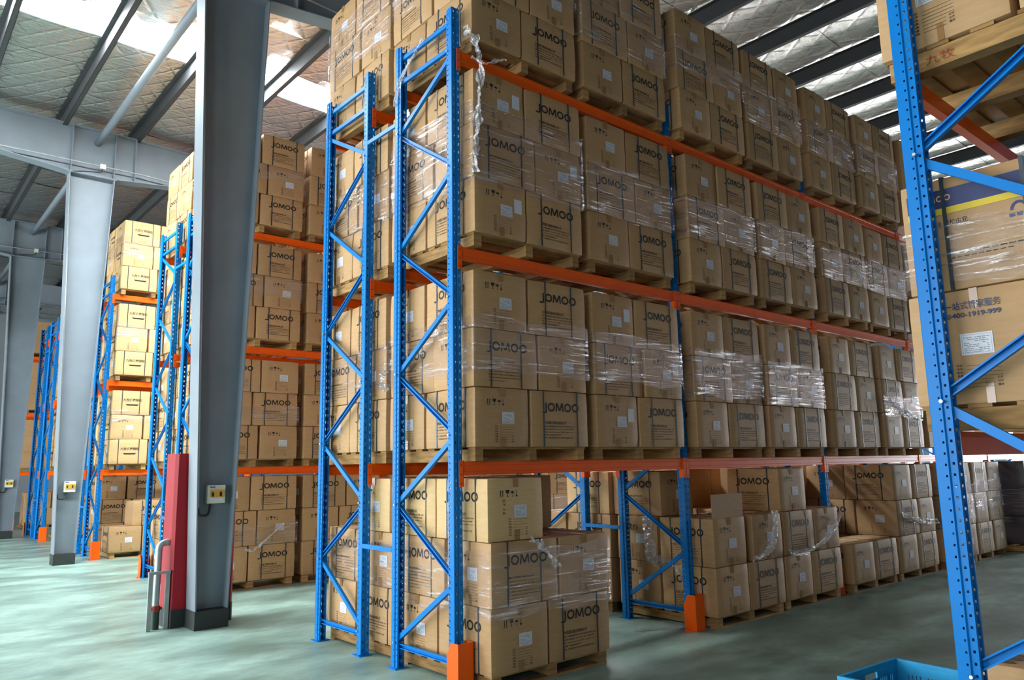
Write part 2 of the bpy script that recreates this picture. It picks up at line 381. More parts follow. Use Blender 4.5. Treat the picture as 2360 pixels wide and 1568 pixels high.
def face_mesh(face, p, name, mats=('ink', 'inkbrown'), dims=(BL, BW, BH)):
    mb = MB(); p.on_face(mb, face, dims); return mb.mesh(name, list(mats))
BODY = [carton_body(BL, BW, BH, s) for s in range(5)]
BODYP = carton_body(BL, BW, BH, 11, 'cardy')
LF = {-1: '-Y', 1: '+Y'}; EF = {-1: '-X', 1: '+X'}
WORD = {k: face_mesh(LF[k], long_word(), 'printed_wordmark') for k in LF}
ADDR = {k: face_mesh(LF[k], long_text('cn' if k < 0 else 'en'), 'printed_address') for k in LF}
SHOPW = {k: face_mesh(LF[k], shop_face(), 'printed_lettering') for k in LF}
ICON = {k: face_mesh(EF[k], end_icons(), 'printed_symbols') for k in EF}
TABL = {k: face_mesh(EF[k], end_table(), 'printed_table') for k in EF}
TAPE = tape_mesh(BL, BH); TAPEB = low_tape_mesh(); STRAP = strap_mesh(BW, BH); LABEL = label_mesh(); STICK = sticker_mesh()
rb = random.Random(21)
def carton(loc, rz, label, group, end=1, detail=2, shop=False, body=None, sticker=False, lface=-1):
    """end, lface: which local end and which local long side (+1/-1) face outwards and carry print"""
    o = ob('carton', body or BODY[rb.randrange(5)], None, loc, rz); tag(o, label, 'carton', group)
    if shop: ob('printed_lettering', SHOPW[lface], o)
    else: ob('printed_wordmark', WORD[lface], o); ob('printed_address', ADDR[lface], o)
    ex = BL/2+.0016
    lz = BH*.47
    ob('shipping_label', LABEL, o, (end*ex, end*.055+rb.uniform(-.01, .01), lz+rb.uniform(-.01, .012)), 0 if end > 0 else math.pi)
    if detail >= 1:
        ob('printed_symbols', ICON[end], o); ob('printed_table', TABL[end], o)
        for sx in (-.185, .20): ob('strap', STRAP, o, (sx+rb.uniform(-.03, .03), 0, 0))
    if detail >= 2: ob('packing_tape', TAPE, o); ob('packing_tape', TAPEB, o, (end*(BL/2+.0016), end*.006, 0))
    if sticker: ob('sticker', STICK, o, (end*ex, end*.2, lz+.075), 0 if end > 0 else math.pi)
    return o

# ------------------------------------------------------------------ wooden pallet
PW, PD, PH = 1.30, 1.28, .118
def _pm(x0, x1, y0, y1, z0, z1, name):
    mb = MB(); mb.box(x0, x1, y0, y1, z0, z1); return mb.mesh(name, 'wood')
DECK = _pm(-PW/2, PW/2, -.05, .05, 0, .018, 'deck_board'); STRG = _pm(-.045, .045, -PD/2, PD/2, 0, .082, 'stringer'); STRGT = _pm(-.042, .042, -PD/2+.01, PD/2-.01, 0, .100, 'stringer')
BASEB = _pm(-PW/2, PW/2, -.045, .045, 0, .018, 'base_board')
def pallet(x, y, z, label, group, rz=0):
    """x, y: centre"""
    o = bpy.data.objects.new('wooden_pallet', None); C.objects.link(o); o.location = (x, y, z); o.rotation_euler = (0, 0, rz); o.empty_display_size = .1
    tag(o, label, 'pallet', group)
    for i in range(7): ob('deck_board', DECK, o, (0, -PD/2+.05+i*(PD-.1)/6, .100))
    for sx in (-PW/2+.05, 0, PW/2-.05): ob('stringer', STRG if z < 1 else STRGT, o, (sx, 0, .018 if z < 1 else 0))
    for sy in (-PD/2+.047, PD/2-.047) if z < 1 else (): ob('base_board', BASEB, o, (0, sy, 0))
    return o

# ------------------------------------------------------------------ stretch film
def film_band(x0, x1, y0, y1, z0, z1, seed, label, off=.014, group='stretch film round the pallet loads'):
    r = .03; path = []
    def seg(a, b):
        n = max(2, int((Vector(b)-Vector(a)).length/.035))
        for i in range(n): path.append(Vector(a).lerp(Vector(b), i/n))
    X0, X1, Y0, Y1 = x0-off, x1+off, y0-off, y1+off
    seg((X0, Y1, 0), (X0, Y0, 0)); seg((X0, Y0, 0), (X1, Y0, 0)); seg((X1, Y0, 0), (X1, Y1, 0)); seg((X1, Y1, 0), (X0, Y1, 0))
    N = len(path); R = 12; cx, cy = (x0+x1)/2, (y0+y1)/2; vs = []; fs = []
    for j in range(R+1):
        t = j/R
        for i, p in enumerate(path):
            a = 2*math.pi*i/N; q = Vector((math.cos(a)*2, math.sin(a)*2, t*3+seed*7.3))
            top = z1+noise.noise(q*1.1)*.05; bot = z0+noise.noise(q*1.1+Vector((5, 5, 5)))*.06
            z = bot+(top-bot)*t
            d = abs(noise.noise(Vector((math.cos(a)*9, math.sin(a)*9, z*16+seed))))*.014
            nx = -1 if abs(p.x-X0) < 1e-4 else (1 if abs(p.x-X1) < 1e-4 else 0); ny = -1 if abs(p.y-Y0) < 1e-4 else (1 if abs(p.y-Y1) < 1e-4 else 0)
            vs.append((p.x-cx+nx*d*.7, p.y-cy+ny*d*.7, z-z0))
    for j in range(R):
        for i in range(N): fs.append((j*N+i, j*N+(i+1) % N, (j+1)*N+(i+1) % N, (j+1)*N+i))
    mb = MB(); mb.add(vs, fs)
    o = ob('stretch_film', mb.mesh('stretch_film', 'film', True), None, (cx, cy, z0)); tag(o, label, 'plastic film', group); return o
def film_strand(pts, width, seed, label, twist=1.2):
    """crumpled, bunched ribbon of film along pts"""
    P = curve(pts, 10); N = len(P); K = 9; base = P[0].copy(); vs = []; fs = []
    for i, p in enumerate(P):
        t = (P[min(i+1, N-1)]-P[max(i-1, 0)]).normalized(); ref = Vector((0, 0, 1)) if abs(t.z) < .9 else Vector((1, -1, 0)).normalized()
        a = t.cross(ref).normalized(); b = a.cross(t)
        th = twist*math.sin(i*.23+seed)
        e1 = a*math.cos(th)+b*math.sin(th); e2 = -a*math.sin(th)+b*math.cos(th)
        ww = width*(.6+.4*abs(noise.noise(Vector((i*.35, seed, 0))))+.2)
        for k in range(K):
            s = (k/(K-1)-.5); d = noise.noise(Vector((i*.5, k*1.7, seed*3)))*width*.35
            vs.append(tuple(p-base+e2*s*ww+e1*d))
    for i in range(N-1):
        for k in range(K-1): fs.append((i*K+k, i*K+k+1, (i+1)*K+k+1, (i+1)*K+k))
    mb = MB(); mb.add(vs, fs); o = ob('loose_film', mb.mesh('loose_film', 'filmrope', False), None, base); tag(o, label, 'plastic film', 'loose strands of film'); return o

# ------------------------------------------------------------------ a loaded pallet
ORD = ['first', 'second', 'third', 'fourth', 'fifth', 'sixth', 'seventh', 'eighth', 'ninth', 'tenth']
LAY = {1: ['only'], 2: ['bottom', 'top'], 3: ['bottom', 'middle', 'top'], 4: ['bottom', 'second', 'third', 'top']}
GAP = .024
REST = MB()          # cartons deep in the racks, past the three hundred that show largest
def rest_carton(loc, rz):
    c_, s_ = math.cos(rz), math.sin(rz); x, y, z = BL/2-.003, BW/2-.003, BH; loc = (loc[0], loc[1], loc[2]+.0015)
    vs = [(loc[0]+c_*a-s_*b, loc[1]+s_*a+c_*b, loc[2]+h) for h in (0, z) for a, b in ((-x, -y), (x, -y), (x, y), (-x, y))]
    REST.add(vs, [(3, 2, 1, 0), (4, 5, 6, 7), (0, 1, 5, 4), (1, 2, 6, 5), (2, 3, 7, 6), (3, 0, 4, 7)])
def load(x0, y0, z, idx, level, rack, layers=3, flip=0, want='lrb', skip=(), film=None, detail=2, shop=False, sticker=False, dx=0, dz=PH, pal=True, rest=None):
    """pallet with pinwheel layers of four cartons; (x0, y0) front left corner. want: l, r = front pair, b = left rear, c = right rear"""
    S = BL+BW+GAP
    place = f'{ORD[idx]} pallet on {level} of {rack}' if level != 'floor' else f'{ORD[idx]} floor pallet under {rack}'
    if pal: pallet(x0+S/2, y0+S/2, z, f'wooden pallet, {place}', 'wooden pallets')
    zb = z+dz
    for k in range(layers):
        fl = (k+flip) % 2
        ln = LAY[layers][k]
        for pos in want:
            if (k, pos) in skip: continue
            if pos == 'l': (bx, by, endfront) = (0, 0, True) if not fl else (0, 0, False)
            if pos == 'r': (bx, by, endfront) = (BW+GAP, 0, False) if not fl else (BL+GAP, 0, True)
            if pos == 'b': (bx, by, endfront) = (0, BL+GAP, False) if not fl else (0, BW+GAP, True)
            if pos == 'c': (bx, by, endfront) = (BL+GAP, BW+GAP, True) if not fl else (BW+GAP, BL+GAP, False)
            if endfront: cx, cy, rz = bx+BW/2, by+BL/2, -math.pi/2
            else: cx, cy, rz = bx+BL/2, by+BW/2, 0.0
            if fl and not endfront: rz += math.pi             # middle layers turned round: other language outwards
            if fl and endfront: rz += math.pi
            front_look = ('labelled' if endfront else 'lettered')
            nm = {'l': 'left', 'r': 'right', 'b': 'left rear', 'c': 'right rear'}[pos]
            # which local end faces outwards: front (-y) when endfront, left (-x) otherwise
            c_, s_ = round(math.cos(rz)), round(math.sin(rz))
            out = (0, -1) if endfront else (-1, 0)
            end = c_*out[0]+s_*out[1]; lo_ = (-1, 0) if endfront else (0, -1); lf = -s_*lo_[0]+c_*lo_[1]
            if rest and rest(k, pos): rest_carton((x0+cx, y0+cy, zb+k*(BH+.0035)), rz); continue
            carton((x0+cx+rb.uniform(-.006, .006), y0+cy+rb.uniform(-.006, .006) , zb+k*(BH+.0035)), rz+math.radians(rb.uniform(-1.0, 1.0)),
                   f'{front_look} carton, {ln} {nm}, {place}', f'cartons of {rack}', end=end, lface=lf, detail=detail, shop=shop, body=BODYP if shop else None,
                   sticker=sticker and endfront and pos in 'lr')
    if film:
        h0, h1 = film
        film_band(x0, x0+S, y0, y0+S, zb+h0, zb+h1, idx*3.7+len(level)+z, f'stretch film round {place}')

# ------------------------------------------------------------------ racks
L, D, G = 3.0457, .95, .5348
HT = 5.858
Z1, Z2, Z3 = 1.771, 3.6163, 5.4556
def post_mesh():
    mb = MB(); z0, z1 = .006, HT
    def q(a, b, c, d): mb.add([a, b, c, d], [(0, 1, 2, 3)])
    def strip(p0, p1, za=z0, zb=z1): q((p0[0], p0[1], za), (p1[0], p1[1], za), (p1[0], p1[1], zb), (p0[0], p0[1], zb))
    def slotted(p0, p1, pitch, hh, off):
        z = z0+off; prev = z0
        while z+hh < z1-.02:
            strip(p0, p1, prev, z); prev = z+hh; z += pitch
        strip(p0, p1, prev, z1)
    F = [(-.045, .004), (-.041, 0), (-.031, 0), (-.019, 0), (-.008, 0), (-.005, .006), (.005, .006), (.008, 0), (.019, 0), (.031, 0), (.041, 0), (.045, .004)]
    for i in range(len(F)-1):
        if i in (2, 8): slotted(F[i], F[i+1], .075, .026, .03)
        else: strip(F[i], F[i+1])
    for sg in (-1, 1):
        a = .045*sg; b = .036*sg
        S = [(a, .004), (a, .040), (a, .048), (a, .054), (b, .060), (b, .069), (b, .079), (b, .090), (b*.55, .092)]
        for i in range(len(S)-1):
            if i == 1: slotted(S[i], S[i+1], .05, .010, .045)
            elif i == 5: slotted(S[i], S[i+1], .05, .012, .05)
            else: strip(S[i], S[i+1])
    return mb.mesh('post', 'blue')
POST = post_mesh()
def chan(a, b, openleft):
    """pressed channel from a to b in the frame plane (x = 0)"""
    a, b = Vector((0,)+a), Vector((0,)+b); d = (b-a).normalized(); n = Vector((0, -d.z, d.y)); X = Vector((1, 0, 0)); hw, dp, t = .021, .014, .0025
    mb = MB()
    def slab(u0, u1, v0, v1):
        vs = [p+X*u+n*v for p in (a, b) for u, v in ((u0, v0), (u1, v0), (u1, v1), (u0, v1))]
        mb.add(vs, [(3, 2, 1, 0), (4, 5, 6, 7), (0, 1, 5, 4), (1, 2, 6, 5), (2, 3, 7, 6), (3, 0, 4, 7)])
    sx = 1 if openleft else -1
    slab(sx*dp-t/2, sx*dp+t/2, -hw, hw)
    slab(-dp, dp, hw-t, hw); slab(-dp, dp, -hw, -hw+t)
    for s in (-1, 1): slab(-sx*dp-t/2, -sx*dp+t/2, s*hw-(.008 if s > 0 else 0), s*hw+(0 if s > 0 else .008))
    return mb.mesh('brace', 'blue')
def frame_braces(mirror):
    yo, yi = (.052, D-.052)
    inn = [.22, 1.40, 2.58, 3.76, 4.94]; out = [.81, 1.99, 3.17, 4.35, 5.44]
    seq = [v for p in zip(inn, out) for v in p]; segs = []
    for i in range(len(seq)-1):
        a = (yi if i % 2 == 0 else yo, seq[i]+.022); b = (yo if i % 2 == 0 else yi, seq[i+1]-.022); segs.append((a, b, i % 2 == 1))
    for z in (.19, 5.49, 5.74): segs.append(((yo, z), (yi, z), z < 1))
    if mirror: segs = [((D-a[0], a[1]), (D-b[0], b[1]), o) for a, b, o in segs]
    return [chan(a, b, o) for a, b, o in segs], ([(yo, z) for z in out]+[(yi, z) for z in inn] if not mirror else [(D-yo, z) for z in out]+[(D-yi, z) for z in inn])
BR_F, NODES_F = frame_braces(False); BR_R, NODES_R = frame_braces(True)
def bolt_mesh():
    mb = MB(); mb.tube([(-.062, 0, 0), (-.044, 0, 0)], .0085, 6); return mb.mesh('bolt', 'bolt')
BOLT = bolt_mesh()
def plate_mesh():
    mb = MB(); mb.box(-.07, .07, -.03, .12, 0, .006)
    for x, y in ((-.058, .0), (.058, .1)): mb.tube([(x, y, .006), (x, y, .018)], .008, 6)
    return mb.mesh('base_plate', 'blue')
BPL = plate_mesh()
def guard_mesh():
    mb = MB(); t = .005; H = .36
    def plate(pts, nrm):
        n = len(pts); N = Vector(nrm)*t; mb.add([Vector(p) for p in pts]+[Vector(p)+N for p in pts], [tuple(range(n)), tuple(range(n, 2*n))[::-1]]+[(i, (i+1) % n, n+(i+1) % n, n+i) for i in range(n)])
    plate([(-.075, -.075, .0), (.075, -.075, .0), (.075, -.075, H), (-.075, -.075, H)], (0, 1, 0))
    for s in (-1, 1):
        plate([(s*.075, -.07, 0), (s*.075, .075, 0), (s*.075, .075, H*.72), (s*.075, .02, H), (s*.075, -.07, H)], (-s, 0, 0))
        mb.box(min(s*.075, s*.12), max(s*.075, s*.12), -.05, .05, 0, .005)
        mb.tube([(s*.1, 0, .005), (s*.1, 0, .02)], .009, 6)
    return mb.mesh('post_guard', 'orange')
GUARD = guard_mesh()
BLEN = L-.10
def beam_mesh():
    mb = MB(); mb.prism([(0, -.108), (.004, -.112), (.05, -.112), (.05, -.028), (.03, -.028), (.028, 0), (.004, 0), (0, -.004), (0, -.03), (.003, -.034), (.003, -.080), (0, -.084)], 'x', 0, BLEN)
    return mb.mesh('load_beam', 'orange')
BEAM = beam_mesh()
def conn_mesh():
    mb = MB(); mb.box(-.046, 0, -.006, -.002, -.205, .008); mb.box(-.003, .002, -.006, .052, -.205, .008)
    for z in (-.03, -.105, -.18): mb.tube([(-.025, -.0065, z), (-.025, -.0058, z)], .007, 8, 1)
    return mb.mesh('end_connector', ['orange', 'holedark'])
CONN = conn_mesh()
def beam(parent, x, y, z, back=False):
    """beam of one bay starting at frame x; back: faces +y"""
    o = ob('load_beam', BEAM, parent, (x+.05, y-.004, z) if not back else (x+L-.05, y+.004, z), math.pi if back else 0)
    ob('end_connector', CONN, o, (0, 0, 0)); c = ob('end_connector', CONN, o, (BLEN, 0, 0)); c.scale = (-1, 1, 1)
    return o
def add_frame(root, x, y, mirror, guards=(), bolts=False):
    ob('post', POST, root, (x, y, 0)); ob('post', POST, root, (x, y+D, 0), math.pi)
    ob('base_plate', BPL, root, (x, y, 0)); ob('base_plate', BPL, root, (x, y+D, 0), math.pi)
    for m_ in (BR_R if mirror else BR_F): ob('brace', m_, root, (x, y, 0))
    if 'f' in guards: ob('post_guard', GUARD, root, (x, y-.012, 0))
    if 'r' in guards: ob('post_guard', GUARD, root, (x, y+D+.012, 0), math.pi)
    if bolts:
        for (yy, z) in (NODES_R if mirror else NODES_F): ob('bolt', BOLT, root, (x, y+yy+(.005 if yy < D/2 else -.005), z))
SPACER = None
def spacer_mesh():
    mb = MB(); mb.box(-.045, -.02, 0, G, -.02, .02); return mb.mesh('row_spacer', 'blue')
SPACER = spacer_mesh()
def rack(label, y, frames, bays, levels=(Z1, Z2, Z3), rear=True, guards=('f', ''), bolts0=False, guard_frames=None):
    root = bpy.data.objects.new('pallet_rack', None); C.objects.link(root); root.empty_display_size = .2; tag(root, label, 'rack', 'pallet racks')
    y2 = y+D+G
    for i in frames:
        x = i*L; gf = guards if (guard_frames is None or i in guard_frames) else ('', '')
        add_frame(root, x, y, False, gf[0], bolts0 and i == 0)
        if rear:
            add_frame(root, x, y2, True, gf[1], bolts0 and i == 0)
            for z in (1.0, 5.06): ob('row_spacer', SPACER, root, (x, y+D, z))
    for i in bays:
        for z in levels:
            beam(root, i*L, y, z); beam(root, i*L, y+D, z, True)
            if rear: beam(root, i*L, y2, z); beam(root, i*L, y2+D, z, True)
    return root
Y2, Y3, Y4, Y5 = 6.335, 12.27, 18.0, 23.4
RT = 2*D+G

# ================================================================== the building
X0, X1, YA, YB, ZR = -12.0, 24.0, -13.0, 36.0, 9.08
mb = MB(); mb.box(X0, X1, YA, YB, -.15, 0); struct(ob('floor', mb.mesh('floor', 'floor')))
ZW = 9.6
def fall(x): return -.05*max(0, x-.3)      # the roof falls away to the right
mb = MB()
ys = [YA]+[v for c in (-6.0, 1.0, 8.0, 15.0, 22.0) for v in (c-2.3, c+2.3)]+[YB]
for i in range(0, len(ys), 2): mb.box(X0-.2, X0, ys[i], ys[i+1], 0, ZW)
for i in range(1, len(ys)-1, 2): mb.box(X0-.2, X0, ys[i], ys[i+1], 5.4, ZW); mb.box(X0-.2, X0, ys[i], ys[i+1], 0, .4)
struct(ob('wall_left', mb.mesh('wall_left', 'wall')))
mb = MB(); mb.box(X0, X1, YB, YB+.2, 0, ZW); struct(ob('wall_back', mb.mesh('wall_back', 'wall')))
mb = MB(); mb.box(X0, X1, YA-.2, YA, 0, ZW); struct(ob('wall_front', mb.mesh('wall_front', 'wall')))
# right wall: loading door opening at the end of the aisle, window openings
WINS = [(1.4+i*2.3, 1.4+i*2.3+1.9) for i in range(11)]
mb = MB(); mb.box(X1, X1+.2, YA, -3.5, 0, ZW); mb.box(X1, X1+.2, -3.5, -.3, 4.5, ZW); mb.box(X1, X1+.2, -.3, WINS[0][0], 0, ZW)
for i, (a, b) in enumerate(WINS):
    mb.box(X1, X1+.2, a, b, 0, .95); mb.box(X1, X1+.2, a, b, 3.0, ZW); mb.box(X1, X1+.2, b, WINS[i+1][0] if i+1 < len(WINS) else YB, 0, ZW)
struct(ob('wall_right', mb.mesh('wall_right', 'wall')))
for i, (a, b) in enumerate(WINS):
    mb = MB()
    for y in (a, (a+b)/2-.025, b-.05): mb.box(X1-.03, X1+.05, y, y+.05, .95, 3.0)
    mb.box(X1-.03, X1+.05, a, b, .95, 1.0); mb.box(X1-.03, X1+.05, a, b, 2.95, 3.0)
    o = struct(ob(f'window_{i+1}', mb.mesh('window_frame', 'galv')))
    for j in (0, 1):
        ya = a+.05+j*(b-a-.025)/2; yb = ya+(b-a)/2-.075; g = MB(); g.box(X1+.005, X1+.012, ya, yb, 1.0, 2.95); ob('pane', g.mesh('pane', 'win'), o)

# ---- roof: foil rolls sagging between the purlins, one translucent strip
ceil = struct(bpy.data.objects.new('ceiling', None)); C.objects.link(ceil)
SKY1 = (7.48, 8.42)
PX = [.18+1.385*i for i in range(-9, 18)]
def foil(ya, yb, seed):
    nx = 200; ny = max(2, int((yb-ya)/.2)); vs = []; fs = []
    for i in range(nx+1):
        x = X0+(X1-X0)*i/nx; ph = ((x-.18)/1.385) % 1
        for j in range(ny+1):
            y = ya+(yb-ya)*j/ny
            z = ZR+fall(x)-.035*math.sin(math.pi*ph)-.012*math.sin(math.pi*j/ny)+.012*noise.noise(Vector((x*1.3, y*1.3, seed)))
            vs.append((x, y, z))
    for i in range(nx):
        for j in range(ny): k = i*(ny+1)+j; fs.append((k, k+1, k+ny+2, k+ny+1))
    m_ = MB(); m_.add(vs, fs); ob('foil_panel', m_.mesh('foil_panel', 'foil', True), ceil)
bounds = []
y = SKY1[0]
while y-1.2 > YA: bounds.append((y-1.2, y)); y -= 1.2
bounds.append((YA, y)); y = SKY1[1]
while y+1.2 < YB: bounds.append((y, y+1.2)); y += 1.2
bounds.append((y, YB))
for i, (a, b) in enumerate(bounds): foil(a+.004, b-.004, i*2.3)
for i in range(len(PX)-1):
    mb = MB(); a_, b_ = ZR+fall(PX[i]), ZR+fall(PX[i+1])
    mb.add([(x_, y_, (a_ if x_ == PX[i] else b_)+d_) for d_ in (-.005, .02) for x_, y_ in ((PX[i], SKY1[0]), (PX[i+1], SKY1[0]), (PX[i+1], SKY1[1]), (PX[i], SKY1[1]))], [(3, 2, 1, 0), (4, 5, 6, 7), (0, 1, 5, 4), (1, 2, 6, 5), (2, 3, 7, 6), (3, 0, 4, 7)])
    if PX[i+1] < 13: ob('skylight_panel', mb.mesh('skylight_panel', 'sky'), ceil)
    else: ob('foil_panel', mb.mesh('foil_panel', 'foil'), ceil)
mb = MB(); mb.box(X0, X1, YA, YB, ZR+.12, ZR+.16); struct(ob('trim_1', mb.mesh('roof_sheet', 'wall'), None))
for x in PX:
    mb = MB(); z0 = 8.79+fall(x); z1 = 9.035+fall(x)
    mb.box(x-.004, x+.004, YA, YB, z0, z1); mb.box(x, x+.08, YA, YB, z0, z0+.006); mb.box(x-.08, x, YA, YB, z1-.006, z1); mb.box(x+.074, x+.08, YA, YB, z0, z0+.02)
    ob('purlin', mb.mesh('purlin', 'darkgrey'), ceil)

# ---- portal frames: tapered columns and haunched girders
CX = -.62
COLY = [-4.1, 3.94, 11.95, 19.8, 27.7]
def column(yc, label):
    zb, zt = .2, 7.8; fw, ft = .15, .014
    hw = lambda z: .175+(.42-.175)*z/7.8
    mb = MB()
    for s in (-1, 1):
        a, b = CX+s*hw(zb), CX+s*hw(zt)
        mb.add([(a, yc-fw, zb), (a-s*ft, yc-fw, zb), (a-s*ft, yc+fw, zb), (a, yc+fw, zb), (b, yc-fw, zt), (b-s*ft, yc-fw, zt), (b-s*ft, yc+fw, zt), (b, yc+fw, zt)],
               [(3, 2, 1, 0), (4, 5, 6, 7), (0, 1, 5, 4), (1, 2, 6, 5), (2, 3, 7, 6), (3, 0, 4, 7)])
    A, B, t = hw(zb)-ft, hw(zt)-ft, .006
    mb.add([(CX-A, yc-t, zb), (CX+A, yc-t, zb), (CX+B, yc-t, zt), (CX-B, yc-t, zt), (CX-A, yc+t, zb), (CX+A, yc+t, zb), (CX+B, yc+t, zt), (CX-B, yc+t, zt)], [(0, 1, 2, 3), (7, 6, 5, 4)])
    o = ob('steel_column', mb.mesh('steel_column', 'grey')); tag(o, label, 'column', 'grey steel columns')
    p = MB(); h = .2; hb = hw(0)+.012
    p.box(CX-hb, CX+hb, yc-fw-.012, yc+fw+.012, 0, h); ob('painted_base', p.mesh('painted_base', 'black'), o)
    p = MB(); p.box(CX-hw(zt)-.03, CX+hw(zt)+.03, yc-fw, yc+fw, zt-.02, zt); ob('cap_plate', p.mesh('cap_plate', 'grey'), o)
    # conduit in the corner of the left flange
    x0, x1 = CX-hw(1.32)+.022, CX-hw(7.7)+.022
    p = MB(); p.tube([(x0, yc-.13, 1.32), (x1, yc-.13, 7.7)], .011, 8); ob('conduit', p.mesh('conduit', 'galv', True), o)
    return o
column(COLY[1], 'nearest tapered grey steel column, with red guard behind its foot')
column(COLY[2], 'grey tapered steel column, second away, standing before the third rack')
column(COLY[3], 'dark grey steel column, farthest one, at the left picture edge')
def girder(yc, label):
    fw = .14
    def zt(x): return 8.815+fall(x)
    def bot(x): return 7.8+.30*min(1, max(0, abs(x-CX)-.45)/2.5)+fall(x)*.9
    xs = [X0, CX-5, CX-3, CX-1.5, CX-.45, CX+.45, CX+1.5, CX+3, CX+5, X1]; mb = MB()
    vs = []; n = len(xs)
    for x in xs: vs += [(x, yc-.005, bot(x)), (x, yc-.005, zt(x)), (x, yc+.005, bot(x)), (x, yc+.005, zt(x))]
    fs = []
    for i in range(n-1): a, b = 4*i, 4*(i+1); fs += [(a, b, b+1, a+1), (a+2, a+3, b+3, b+2)]
    mb.add(vs, fs)
    for i in range(n-1):
        a, b = xs[i], xs[i+1]
        mb.add([(a, yc-fw, bot(a)), (b, yc-fw, bot(b)), (b, yc+fw, bot(b)), (a, yc+fw, bot(a)), (a, yc-fw, bot(a)+.014), (b, yc-fw, bot(b)+.014), (b, yc+fw, bot(b)+.014), (a, yc+fw, bot(a)+.014)],
               [(3, 2, 1, 0), (4, 5, 6, 7), (0, 1, 5, 4), (1, 2, 6, 5), (2, 3, 7, 6), (3, 0, 4, 7)])
    for a, b in zip(xs[:-1], xs[1:]):
        mb.add([(x_, y_, zt_-d_) for d_ in (.012, 0) for x_, y_, zt_ in ((a, yc-fw, zt(a)), (b, yc-fw, zt(b)), (b, yc+fw, zt(b)), (a, yc+fw, zt(a)))], [(3, 2, 1, 0), (4, 5, 6, 7), (0, 1, 5, 4), (1, 2, 6, 5), (2, 3, 7, 6), (3, 0, 4, 7)])
    o = ob('roof_girder', mb.mesh('roof_girder', 'grey')); tag(o, label, 'girder', 'roof girders')
    for x in (CX-.40, CX+.40, CX+.8, 4.5):
        p = MB(); p.box(x-.006, x+.006, yc-fw+.01, yc-.006, bot(x)+.014, zt(x)-.012); ob('stiffener', p.mesh('stiffener', 'grey'), o)
    p = MB(); p.tube([(X0, yc-fw-.02, 8.0), (.3, yc-fw-.02, 8.02), (X1, yc-fw-.02, 8.02+fall(X1))], .014, 8); ob('conduit', p.mesh('conduit', 'galv', True), o)
    p = MB(); p.box(CX+.12, CX+.22, yc-fw-.06, yc-fw, 7.96, 8.06); ob('junction_box', p.mesh('junction_box', 'panel'), o)
    p = MB(); p.tube(curve([(CX+.17, yc-fw-.03, 7.96), (CX+.12, yc-fw-.04, 7.88), (CX-.15, yc-fw-.02, 7.84), (CX-.38, yc-fw+.0, 7.79)], 6), .011, 6); ob('cable', p.mesh('cable', 'cable', True), o)
    return o
GL = ['haunched grey roof girder behind the camera, over the near aisle', 'haunched grey roof girder at the top edge, on the nearest column', 'haunched grey roof girder with white cable pipe, on the second column',
      'dark haunched roof girder on the farthest column at left', 'haunched roof girder at the back of the hall']
for yc, lb in zip(COLY[1:], GL[1:]): girder(yc, lb)
# longitudinal tie pipe along the column line
for a, b in zip(COLY[1:], COLY[2:]):
    mb = MB(); mb.tube([(CX+.08, a+.01, 8.56), (CX+.08, b-.01, 8.56)], .07, 14); o = ob('tie_pipe', mb.mesh('tie_pipe', 'grey', True))
    tag(o, f'round grey tie pipe under the roof between girders, {["nearest", "second", "farthest"][COLY.index(a)-1]} length', 'pipe', 'tie pipes')

# ---- switch boxes on the columns
def switch_box(yc, label):
    x = -.60; o = bpy.data.objects.new('switch_box', None); C.objects.link(o); o.location = (x, yc-.006, 1.36); o.empty_display_size = .1; tag(o, label, 'switch box', 'column switch boxes')
    W, H, Dp = .20, .205, .085
    mb = MB(); mb.prism([(-W/2, 0), (W/2, 0), (W/2, -Dp+.006), (W/2-.006, -Dp), (-W/2+.006, -Dp), (-W/2, -Dp+.006)], 'z', 0, H)
    ob('housing', mb.mesh('housing', 'panel'), o)
    mb = MB(); mb.box(-.072, .072, -Dp-.004, -Dp, .022, .155); bz = ob('cover_plate', mb.mesh('cover_plate', 'paper'), o)
    mb = MB()
    for x0 in (-.06, .03): mb.box(x0, x0+.026, -Dp-.014, -Dp-.004, .075, .125)
    for k in range(4): mb.box(-.026+k*.013, -.02+k*.013, -Dp-.012, -Dp-.004, .09, .1)
    ob('breaker', mb.mesh('breaker', 'cable'), bz)
    mb = MB(); y0 = -Dp-.016
    for a in ((-.072, .08, .128, .15), (-.072, .08, .068, .078), (-.035, .028, .078, .128), (.056, .08, .078, .128), (-.072, -.062, .078, .128)): mb.box(a[0], a[1], y0-.002, y0, a[2], a[3])
    for xx in (-.072, .078): mb.box(xx, xx+.002, y0, -Dp, .068, .15)
    ob('amber_flap', mb.mesh('amber_flap', 'amber'), o)
    mb = MB(); mb.box(-.082, -.018, -Dp-.0015, -Dp, .176, .19); ob('maker_badge', mb.mesh('maker_badge', 'bluelogo'), o)
    cx0 = CX-(.175+(.42-.175)*1.32/7.8)+.022-x
    mb = MB(); mb.tube(curve([(-.06, -.045, 0), (-.063, -.05, -.06), (-.1, -.09, -.125), (cx0+.02, -.12, -.115), (cx0, -.124, -.04)], 6), .014, 8); ob('cable', mb.mesh('cable', 'cable', True), o)
    return o
switch_box(COLY[1], 'cream switch box with amber window on the nearest column')
switch_box(COLY[2], 'cream switch box with amber window on the second column')
switch_box(COLY[3], 'cream switch box on the farthest column at the left edge')

